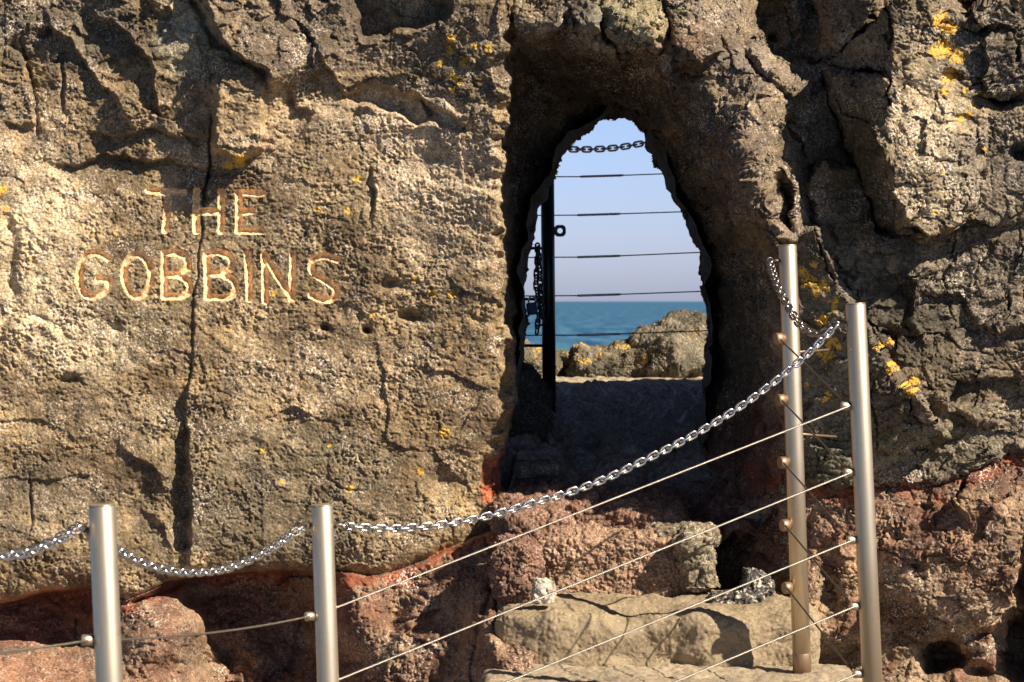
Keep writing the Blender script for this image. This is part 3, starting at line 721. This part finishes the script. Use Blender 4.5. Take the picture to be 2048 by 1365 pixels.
def conc_mat(name, col):
    m, nt, nd, lk, bs = newmat(name)
    co = N(nt, 'ShaderNodeTexCoord').outputs['Object']
    c = mix(nt, mrange(nt, noise(nt, co, 5, 6, .65), .35, .65, 0, 1), tuple(x*.68 for x in col), tuple(x*1.15 for x in col))
    c = mix(nt, mrange(nt, noise(nt, co, 40, 4, .7), .5, .75, 0, .7), c, tuple(x*.5 for x in col))
    c = mix(nt, mrange(nt, noise(nt, co, 11, 6, .75), .56, .64, 0, .7), c, (.13,.10,.055))
    c = mix(nt, mrange(nt, noise(nt, co, 130, 2, .5), .66, .72, 0, .7), c, (.62,.55,.45))
    v = N(nt, 'ShaderNodeTexVoronoi', Scale=7.0, feature='DISTANCE_TO_EDGE')
    mpv = N(nt, 'ShaderNodeVectorMath', operation='ADD'); nz = N(nt, 'ShaderNodeTexNoise', Scale=14., Detail=5.)
    sc_ = N(nt, 'ShaderNodeVectorMath', operation='SCALE'); sc_.inputs['Scale'].default_value = .35
    lk.new(co, nz.inputs['Vector']); lk.new(nz.outputs['Color'], sc_.inputs[0]); lk.new(co, mpv.inputs[0]); lk.new(sc_.outputs[0], mpv.inputs[1]); lk.new(mpv.outputs[0], v.inputs['Vector'])
    lk.new(c, bs.inputs['Base Color']); bs.inputs['Roughness'].default_value = .85
    b = N(nt, 'ShaderNodeBump', Distance=.004, Strength=.8)
    hh = math_(nt, 'ADD', noise(nt, co, 70, 5, .75), math_(nt, 'MULTIPLY', mrange(nt, v.outputs['Distance'], 0, .015, -.5, 0), 1.))
    lk.new(hh, b.inputs['Height']); lk.new(b.outputs[0], bs.inputs['Normal'])
    return m
M_conc = conc_mat('worn_concrete', (.31,.24,.15)); M_conc2 = conc_mat('pale_concrete', (.36,.29,.20))
M_redrock = rock_mat('red_rock', tint=(.165,.088,.058), speck=.4)
M_brownrock = rock_mat('brown_step_rock', tint=(.25,.155,.10), speck=.5)
M_green = rock_mat('mossy_rock', tint=(.17,.14,.09), speck=.7)
M_white = rock_mat('white_stone', tint=(.36,.33,.27), speck=.4, bump=.002)
M_barn = rock_mat('barnacle_rock', tint=(.05,.048,.045), speck=.8, scale=.45)
GS = 'steps climbing to the rock arch'
def lower_step_shape(p):
    # worn hollow and broken patch along the front edge
    x, y, z = p[:,0], p[:,1], p[:,2]
    top_ = sstep(-.02, .05, z)
    f = sstep(.02, -.05, y)
    w_ = np.exp(-(np.abs(x-.0+.02*np.sin(z*60))/.11)**4)
    p[:,1] += f*.035*w_*sstep(-.03,.0,z)
    p[:,2] -= f*.022*w_*top_
    p[:,1] += .05*np.clip((-x-.30)/.15, 0, 1)
    return p
s1 = px_block('stone_step', 985, 1640, 1228, 1420, 6.19, .55, .045, M_conc, seg=300, amp=(.020,.0035,.0022), seed=1, shape=lower_step_shape)
tag(s1, 'long worn concrete step with a chipped front edge, behind the rear post', 'step', GS)
s0 = px_block('stone_step', 960, 1790, 1416, 1600, 5.55, .70, .03, M_conc2, seg=260, amp=(.010,.004,.0012), seed=2)
tag(s0, 'pale bottom step the rear steel post stands on', 'step', GS)
s2 = px_block('stone_step', 1070, 1425, 1066, 1260, 6.62, .34, .045, M_brownrock, seg=240, amp=(.03,.007,.005), seed=3)
tag(s2, 'rough red brown rock step beneath the mouth of the arch', 'step', GS)
# loose and cemented stones round the steps
def stone(name, label, u, v, w, h, Y, d, mat, cat='stone', group=None, **kw):
    a = at(u, v, Y); s = Y/F
    kw.setdefault('seg', 70); kw.setdefault('amp', (.02,.006,.003))
    o = rough_block(name, (a.x, a.y+d/2*0, a.z), (w*s/2, d/2, h*s/2), min(w*s, d, h*s)*.42, mat, **kw)
    tag(o, label, cat, group); return o
stone('white_stone', 'small upright white stone wedged at the left end of the concrete step', 1083, 1186, 58, 62, 6.30, .07, M_white, seed=11, facet=.80, amp=(.006,.003,.001), sc=(14,40,90), tilt=.15)
stone('mossy_stone', 'olive mossy boulder at the right end of the red rock step', 1397, 1122, 78, 150, 6.66, .22, M_green, 'boulder', seed=12, facet=1., amp=(.03,.01,.004), tilt=-.1)
stone('mossy_stone', 'flat grey green stone lying on top of the red rock step', 1365, 1066, 130, 40, 6.74, .2, M_green, seed=13, amp=(.02,.008,.003))
stone('barnacle_stone', 'black stone crusted with white barnacles beside the rear post', 1512, 1172, 76, 72, 6.55, .12, M_barn, seed=14, facet=.95, amp=(.02,.008,.003))
stone('barnacle_stone', 'low black and white crusted stone on the concrete tread', 1470, 1196, 110, 36, 6.50, .10, M_barn, seed=15, amp=(.015,.008,.003))
stone('pale_stone', 'pale grey stone set in the dark wall above the barnacled stone', 1512, 1030, 70, 36, 6.9, .16, M_conc2, seed=16, amp=(.015,.006,.003))
stone('boulder', 'dark rounded red boulder in the shade just inside the arch', 1240, 1045, 250, 110, 6.98, .34, M_redrock, 'boulder', seed=17, seg=140, amp=(.04,.012,.004))
stone('boulder', 'flat purple brown boulder at the left foot of the arch', 1085, 1025, 230, 84, 7.0, .36, M_redrock, 'boulder', seed=18, seg=130, amp=(.04,.012,.004))
stone('boulder', 'red boulder at the corner of the carved slab above the step', 1060, 1052, 150, 70, 6.76, .22, M_redrock, 'boulder', seed=19, seg=110, amp=(.03,.010,.004))
stone('boulder', 'speckled red boulder standing left of the rock step', 1036, 1135, 92, 130, 6.52, .26, M_redrock, 'boulder', seed=20, seg=130, amp=(.03,.012,.005))
stone('boulder', 'small grey stone lying in the shade of the tunnel floor', 1075, 938, 90, 26, 7.2, .14, M_grey, seed=21, amp=(.015,.006,.003))
stone('boulder', 'dark rounded boulder beside the foot of the gate post', 1040, 850, 120, 220, 8.35, .35, M_grey, 'boulder', seed=22, seg=130, amp=(.04,.012,.004))

# rocks beyond the arch, in the sun
M_far = rock_mat('shore_boulder_rock', lichen=True)
def far_rock(label, u, v, w, h, Y, d, seed, lich_amt=.5, **kw):
    a = at(u, v, Y); s = Y/F
    o = rough_block('shore_boulder', (a.x, a.y, a.z), (w*s/2, d/2, h*s/2), min(w*s, d, h*s)*.46, M_far, seg=170, amp=(.08,.012,.005), sc=(3.5,16,60), seed=seed, **({'facet': .98}|kw))
    me = o.data; n = len(me.vertices); c = np.zeros(n*3); me.vertices.foreach_get('co', c); c = c.reshape(-1,3)
    nr = np.zeros(n*3); me.vertices.foreach_get('normal', nr); nr = nr.reshape(-1,3)
    hz = c[:,2]/(h*s/2); w_ = sstep(-.3, .4, fbm3(c*6, 3, 700+seed))[:,None]
    t = np.array([.06,.052,.034])*(1-w_)+np.array([.135,.117,.08])*w_
    l = np.clip(lich_amt*(.0+.5*sstep(.1,.8,hz)+.9*fbm3(c*9, 3, 710+seed)), 0, .6)
    for key, arr in (('tint', t),):
        A = me.color_attributes.new(key, 'FLOAT_COLOR', 'POINT'); cc = np.ones((n,4), dtype=np.float32); cc[:,:3] = arr; A.data.foreach_set('color', cc.ravel())
    for key, arr in (('speck', np.full(n,.4)), ('lichen', l)):
        A = me.attributes.new(key, 'FLOAT', 'POINT'); A.data.foreach_set('value', arr.astype(np.float32))
    tag(o, label, 'boulder', 'boulders by the sea beyond the arch'); return o
far_rock('low boulder patched with yellow lichen, in the middle beyond the arch', 1245, 742, 230, 92, 10.9, .5, 31, .6)
far_rock('tall rounded boulder against the sea at the right of the arch', 1380, 726, 226, 172, 11.4, .6, 32, .3, facet=0)
far_rock('squat lichen covered boulder right of the gate post', 1155, 745, 110, 76, 11.0, .45, 33, .6)
far_rock('small pale boulder seen left of the gate post', 1060, 745, 130, 70, 10.9, .5, 34, .4)
far_rock('wide boulder at the foot of the tall sea boulder', 1330, 728, 150, 100, 10.8, .5, 35, .35)

# ------------------------------------------------------------ fence
def chain_link_mesh():
    r, L, W = .0029, .0185/2-.0, .0066+.0     # wire radius, half pitch, half inner width
    mb = MB(); pts = []; hw = W+r*.2; hl = .0185/2+r-.0052
    n = 8
    for k in range(n+1):
        a = -math.pi/2+math.pi*k/n; pts.append((hl+hw*math.cos(a), hw*math.sin(a), 0))
    for k in range(n+1):
        a = math.pi/2+math.pi*k/n; pts.append((-hl+hw*math.cos(a), hw*math.sin(a), 0))
    P = [Vector(p) for p in pts]; m_ = len(P); ns = 8; v = []; f = []
    for i, p in enumerate(P):
        t = (P[(i+1) % m_]-P[i-1]).normalized(); b = Vector((0,0,1)); a = t.cross(b)
        for k in range(ns):
            w = 2*math.pi*k/ns; v.append(tuple(p+(a*math.cos(w)+b*math.sin(w))*r))
    for i in range(m_):
        for k in range(ns): f.append((i*ns+k, i*ns+(k+1) % ns, ((i+1) % m_)*ns+(k+1) % ns, ((i+1) % m_)*ns+k))
    me = bpy.data.meshes.new('chain_link'); me.from_pydata(v, [], f); me.update()
    for p in me.polygons: p.use_smooth = True
    return me
LINK = chain_link_mesh(); LINK.materials.append(M_chain)
LINKC = LINK.copy(); LINKC.materials.clear(); LINKC.materials.append(M_dullchain)
LINKB = LINK.copy(); LINKB.materials.clear(); LINKB.materials.append(M_black)
def curve3(pts, n=24):
    p = [Vector(q) for q in pts]; p = [2*p[0]-p[1]]+p+[2*p[-1]-p[-2]]; out = []
    for i in range(1, len(p)-2):
        for k in range(n):
            t = k/n; a, b, c, d = p[i-1:i+3]
            out.append(.5*(2*b+(c-a)*t+(2*a-5*b+4*c-d)*t*t+(3*b-a-3*c+d)*t**3))
    return out+[p[-2]]
def make_chain(name, label, pts, roll=0., pitch=.0185, mesh=None, group='chains of the fence', s=1.):
    P = curve3(pts); L = [0]
    for i in range(1, len(P)): L.append(L[-1]+(P[i]-P[i-1]).length)
    e = empty(name, P[0]); tag(e, label, 'chain', group)
    def pos(x):
        j = min(max(int(np.searchsorted(L, x)), 1), len(P)-1); t = (x-L[j-1])/max(L[j]-L[j-1], 1e-9)
        return P[j-1].lerp(P[j], t)
    k = 0; x = pitch*s/2
    while x < L[-1]-pitch*.2:
        a = pos(max(0, x-.004)); b = pos(min(L[-1], x+.004)); t = (b-a).normalized()
        up = Vector((0,0,1)); up = Vector((0,-1,0)) if abs(t.z) > .9 else up
        y = up.cross(t).normalized(); z = t.cross(y)
        ang = roll+(math.pi/2 if k % 2 else 0)+random.uniform(-.13,.13)
        y2 = y*math.cos(ang)+z*math.sin(ang); z2 = t.cross(y2)
        o = bpy.data.objects.new('chain_link', mesh or LINK); C.objects.link(o); o.parent = e
        m4 = Matrix((t, y2, z2)).transposed().to_4x4()*1.0
        m4 = m4@Matrix.Scale(s, 4); m4.translation = pos(x)-P[0]; o.matrix_basis = m4
        k += 1; x += pitch*s
    return e

GP = 'stainless steel posts of the near fence'
def fence_post(label, ut, vt, ub, vb, Y, zbase, stops, eye, rusty=False, stopdir=(-1,-.55), collar=None):
    sr = .0165 if rusty else .0105
    a = at(ut, vt, Y); b = at(ub, vb, Y); ax = (b-a)/(b.z-a.z)      # per metre z
    base = a+ax*(zbase-a.z)
    e = empty('fence_post', base); tag(e, label, 'post', GP)
    mb = MB(); up = (a-base).normalized()
    mb.tube([Vector((0,0,0)), (a-base)*.5, a-base-up*.003, a-base-up*.0008], [.025,.025,.025,.0238], 48); mb.build('post_tube', M_steel, e)
    mb = MB(); mb.tube([a-base-up*.0006, a-base+up*.0012, a-base+up*.0018], [.0244,.0244,.0232], 48); mb.build('end_cap', M_steel, e)
    if not collar: mb = MB(); mb.tube([Vector((0,0,.0)), Vector((0,0,.006))], [.045,.045], 32); mb.build('base_plate', M_rust, e)
    for (u, v) in stops:
        z = at(u, v, Y).z; pc = base+ax*(z-base.z); d = Vector((stopdir[0], stopdir[1], 0)).normalized()
        mb = MB(); p = pc-base; mb.tube([p+d*.020, p+d*.0262, p+d*.0265, p+d*.046, p+d*.048], [.008,.0085,sr,sr,sr*.9], 20)
        o = mb.build('wire_stop', M_rust if rusty else M_steel, e)
    for (u, v, du, dy) in eye:
        z = at(u, v, Y).z; pc = base+ax*(z-base.z)-base; d = Vector((du, dy, 0)).normalized(); Lr = .038
        mb = MB(); mb.tube([pc+d*.02, pc+d*(.02+Lr*.7)], .0045, 10); ring = []
        cc = pc+d*(.02+Lr*.7+.007)
        for k in range(13):
            w = 2*math.pi*k/12; ring.append(cc+d*math.cos(w)*.008+Vector((0,0,1))*math.sin(w)*.008)
        mb.tube(ring, .0028, 8, False); mb.build('chain_eye', M_darkwire, e)
    if collar:
        z0, z1 = collar; mb = MB()
        mb.tube([ax*(z0-base.z-.02), ax*(z1-base.z-.001), ax*(z1-base.z)], [.0256,.0256,.0252], 40); mb.build('collar', M_rust, e)
    return e, base, ax, a
Y1, Y2, Y3, Y4 = 6.08, 5.45, 5.0, 4.1
z_s0 = at(1400, 1360, 5.55).z
p1 = fence_post('rearmost and tallest looking steel post with rusty wire stops, by the grey lichened rock', 1575, 491, 1604, 1335, Y1, at(1604,1337,Y1).z,
    [(0,678),(0,800),(0,925),(0,1050),(0,1175)], [(0,522,-1,-.25)], True, (-1,-.35), (at(1604,1337,Y1).z, at(1604,1306,Y1).z))
p2 = fence_post('steel post in front of the red and grey rock, second from the right side', 1711, 608, 1745, 1365, Y2, CZ-1.22, [(0,812),(0,945),(0,1080),(0,1213),(0,1348)], [(0,645,-1,.1)], False, (-1,-.05))
p3 = fence_post('steel post in front of the carved slab where the long chain begins', 644, 1011, 656, 1365, Y3, CZ-1.57, [(0,1232)], [(0,1050,1,-.1),(0,1050,-1,-.2)], False, (-1,-.3))
p4 = fence_post('thickest looking steel post, nearest the left edge', 204, 1011, 219, 1365, Y4, CZ-1.52, [(0,1280)], [(0,1062,-1,.3)], False, (-1,-.1))
p0 = fence_post('steel post outside the left edge holding the last chain', -260, 1011, -250, 1365, 3.55, CZ-1.52, [], [(0,1062,1,.3)], False)
# anchor rods of the rear post
for (u0,v0,u1,v1) in ((1590,705,1657,700),(1594,868,1672,874)):
    mb = MB(); a = at(u0, v0, Y1+.02); b = at(u1, v1, Y1+.30); e = p1[0]
    mb.tube([a-p1[1], b-p1[1]], .0035, 10); mb.build('anchor_rod', M_rust, e)

def L(pairs, Ya, Yb):
    n = len(pairs); u0 = pairs[0][0]; u1 = pairs[-1][0]
    return [at(u, v, Ya+(Yb-Ya)*((u-u0)/(u1-u0))) for u, v in pairs]
make_chain('chain', 'long bright chain rising from the middle post to the right post', L([(676,1051),(740,1056),(820,1056),(950,1038),(1100,997),(1200,962),(1300,915),(1400,863),(1500,800),(1600,722),(1676,648)], 5.0, 5.43), 0.0)
make_chain('chain', 'short dark hanging chain between the two right hand posts', [at(1674,648,5.45),at(1640,668,5.52),at(1605,655,5.6),at(1575,612,5.72),at(1552,565,5.85),at(1538,520,6.04)], .8, s=1.15, mesh=LINKC)
make_chain('chain', 'sagging braided looking chain between the two left posts', [at(170,1064,4.12),at(200,1085,4.17),at(240,1104,4.25),at(285,1127,4.34),at(340,1142,4.44),at(400,1145,4.56),at(460,1135,4.68),at(530,1104,4.82),at(585,1068,4.93),at(616,1048,5.0)], .8, s=1.15)
make_chain('chain', 'blurred chain running out of the left edge', [at(-230,1062,3.55),at(-120,1108,3.7),at(0,1112,3.85),at(60,1103,3.93),at(110,1083,4.0),at(150,1060,4.06),at(168,1058,4.1)], .8, s=1.15)

def rope(name, label, a, b, r=.0030, group=None, twist=True, mat=None, sag=.0, cat='wire', n=2):
    e = Vector(a); mb = MB(); d = Vector(b)-e; Ln = d.length; t = d.normalized(); x = t.orthogonal().normalized(); y = t.cross(x)
    def P(s): return t*s-Vector((0,0,1))*sag*4*(s/Ln)*(1-s/Ln)
    if twist:
        pitch = .021; seg = int(Ln/pitch*9)
        for k in range(4):
            ph = k*math.pi/2; pts = []
            for i in range(seg+1):
                s = Ln*i/seg; w = 2*math.pi*s/pitch+ph; pts.append(P(s)+(x*math.cos(w)+y*math.sin(w))*r*.55)
            mb.tube(pts, r*.5, 5)
    else:
        mb.tube([P(Ln*i/16) for i in range(17)], r, 8)
    o = mb.build(name, mat or M_wire, None); o.location = e; tag(o, label, cat, group); return o
GW = 'wires from the middle post to the right post'
v3 = [1222,1368,1512,1656,1800]; v2 = [812,945,1080,1213,1348]
nm = ['topmost', 'second', 'third', 'fourth', 'lowest']
for k in range(5):
    z3 = at(656, v3[k], Y3); b = at(1700+3.5*k, v2[k], Y2-.01)
    rope('wire_rope', '%s twisted wire rope rising to the right hand post' % nm[k], z3, b, .0026, GW)
GW2 = 'dark wires between the two right hand posts'
s1v = [680,802,927,1052,1177]
for k in range(5):
    rope('thin_wire', '%s dark wire slanting between the two right hand posts' % nm[k], at(1562+3*k, s1v[k], Y1-.04), at(1697+3.5*k, v2[k]+2, Y2), .0024, GW2, False, M_darkwire)
GW3 = 'wires left of the middle post'
rope('thin_wire', 'grey wire running between the two left posts', at(619,1233,Y3-.02), at(180,1281,Y4-.01), .0022, GW3, False, M_wire, .012)
rope('thin_wire', 'grey wire leaving the left edge from the nearest post', at(178,1281,Y4-.01), at(-250,1325,3.55), .0022, GW3, False, M_wire, .006)

# ------------------------------------------------------------ gate and fence beyond the arch
Yg = 8.75
gb = at(1099, 872, Yg)
g = empty('gate', gb); tag(g, 'black metal gate post and bars standing inside the arch', 'gate')
def rel(u, v, Y=Yg): return at(u, v, Y)-gb
mb = MB(); mb.tube([rel(1099,872), rel(1094,260)], .027, 32); mb.build('gate_post', M_black, g)
mb = MB(); mb.tube([rel(1099,874), rel(1099,866)], .045, 24); mb.build('base_plate', M_black, g)
mb = MB()
# lug plate with a hole
ro = []; c0 = rel(1120,462); n = 20
vv = []; 
for k in range(n):
    w = 2*math.pi*k/n
    cs, sn = math.cos(w), math.sin(w); q_ = max(abs(cs), abs(sn)); rr_ = .0235*min(1/q_, 1.12)
    for dy in (-.004,.004):
        vv.append(c0+Vector((cs*rr_, dy, sn*rr_))); vv.append(c0+Vector((cs*.0105, dy, sn*.0105)))
b0 = len(mb.v); mb.v += vv
for k in range(n):
    i = b0+4*k; j = b0+4*((k+1) % n)
    mb.f += [(i,j,j+1,i+1),(i+2,i+3,j+3,j+2),(i,i+2,j+2,j),(i+1,j+1,j+3,i+3)]
mb.build('padlock_lug', M_black, g, False)
for v_ in (497, 599, 692):
    mb = MB(); mb.tube([rel(1095,v_), rel(900,v_-1)], .0062, 12); mb.build('gate_bar', M_black, g)
make_chain('hanging_chain', 'black chain hanging in loops from the gate bar', [at(1075,490,8.68),at(1074,530,8.68),at(1072,570,8.68),at(1078,610,8.68),at(1075,650,8.68),at(1073,672,8.68)], .5, mesh=LINKB, group=None, s=1.35)
make_chain('hanging_chain', 'second length of black chain beside the padlock', [at(1076,496,8.70),at(1079,540,8.70),at(1081,580,8.70),at(1083,620,8.70),at(1082,652,8.70)], 1.1, mesh=LINKB, group=None, s=1.35)
pl_ = at(1064, 618, 8.66); e = empty('padlock', pl_); tag(e, 'dark blue padlock locked on the gate chain', 'padlock')
o = rough_block('lock_body', (0,0,0), (.021,.010,.024), .006, M_lock, seg=24, amp=(0,0,0), parent=e); o.rotation_euler = (0, R(-8), 0)
mb = MB(); mb.tube([Vector((-.013,0,.02)), Vector((-.013,0,.036)), Vector((-.008,0,.046)), Vector((0,0,.05)), Vector((.008,0,.046)), Vector((.013,0,.036)), Vector((.013,0,.02))], .0035, 8); mb.build('shackle', M_chain, e)
Yf = 9.4
GF = 'wires of the fence beyond the arch'
for k, (vl, vr) in enumerate(((354,344),(431,422),(515,503),(592,582),(671,661))):
    a = at(960, vl+1, Yf); b = at(1520, vr-3, Yf); mid = at(1112, vl, Yf)
    e = empty('fence_wire', a); tag(e, '%s wire of the sea fence seen through the arch' % nm[k], 'wire', GF)
    mb = MB(); f0 = 1150+(10 if k == 0 else 4); pts = [a, at(1112,vl,Yf), at(f0,vl-.2,Yf), at(f0+90,vl-3,Yf), b]
    mb.tube([p-a for p in pts], .0025, 8); mb.build('wire', M_darkwire, e)
    mb = MB(); mb.tube([p-a for p in (at(f0,vl-.2,Yf), at(f0+5,vl-.3,Yf), at(f0+80,vl-2.6,Yf), at(f0+88,vl-3,Yf))], [.004,.0052,.0052,.004], 12); mb.build('tensioner', M_chain, e)
make_chain('chain', 'dark chain hanging across the sky at the top of the arch', [at(1000,280,Yf),at(1080,296,Yf),at(1135,299,Yf),at(1190,299,Yf),at(1240,295,Yf),at(1300,284,Yf),at(1400,262,Yf),at(1520,225,Yf)], 0., mesh=None, group=None, s=1.5)
for u_ in (955, 1530):
    b = at(u_, 860, Yf); e = empty('sea_fence_post', b); tag(e, 'steel post of the sea fence hidden %s of the arch' % ('left' if u_ < 1000 else 'right'), 'post')
    mb = MB(); mb.tube([Vector((0,0,-.05)), Vector((0,0,1.25))], .025, 24); mb.build('post_tube', M_steel, e)

# ------------------------------------------------------------ ground in front (mostly below the frame)
def path_z(x, y): return CZ-1.56+fbm2(x*2, y*2, 3, 800)*.012+0*y
M_path = rock_mat('dark_path', tint=(.09,.08,.065), speck=.3)
terrain('path', -7, 7, 1.2, 6.9, 160, 90, path_z, M_path)
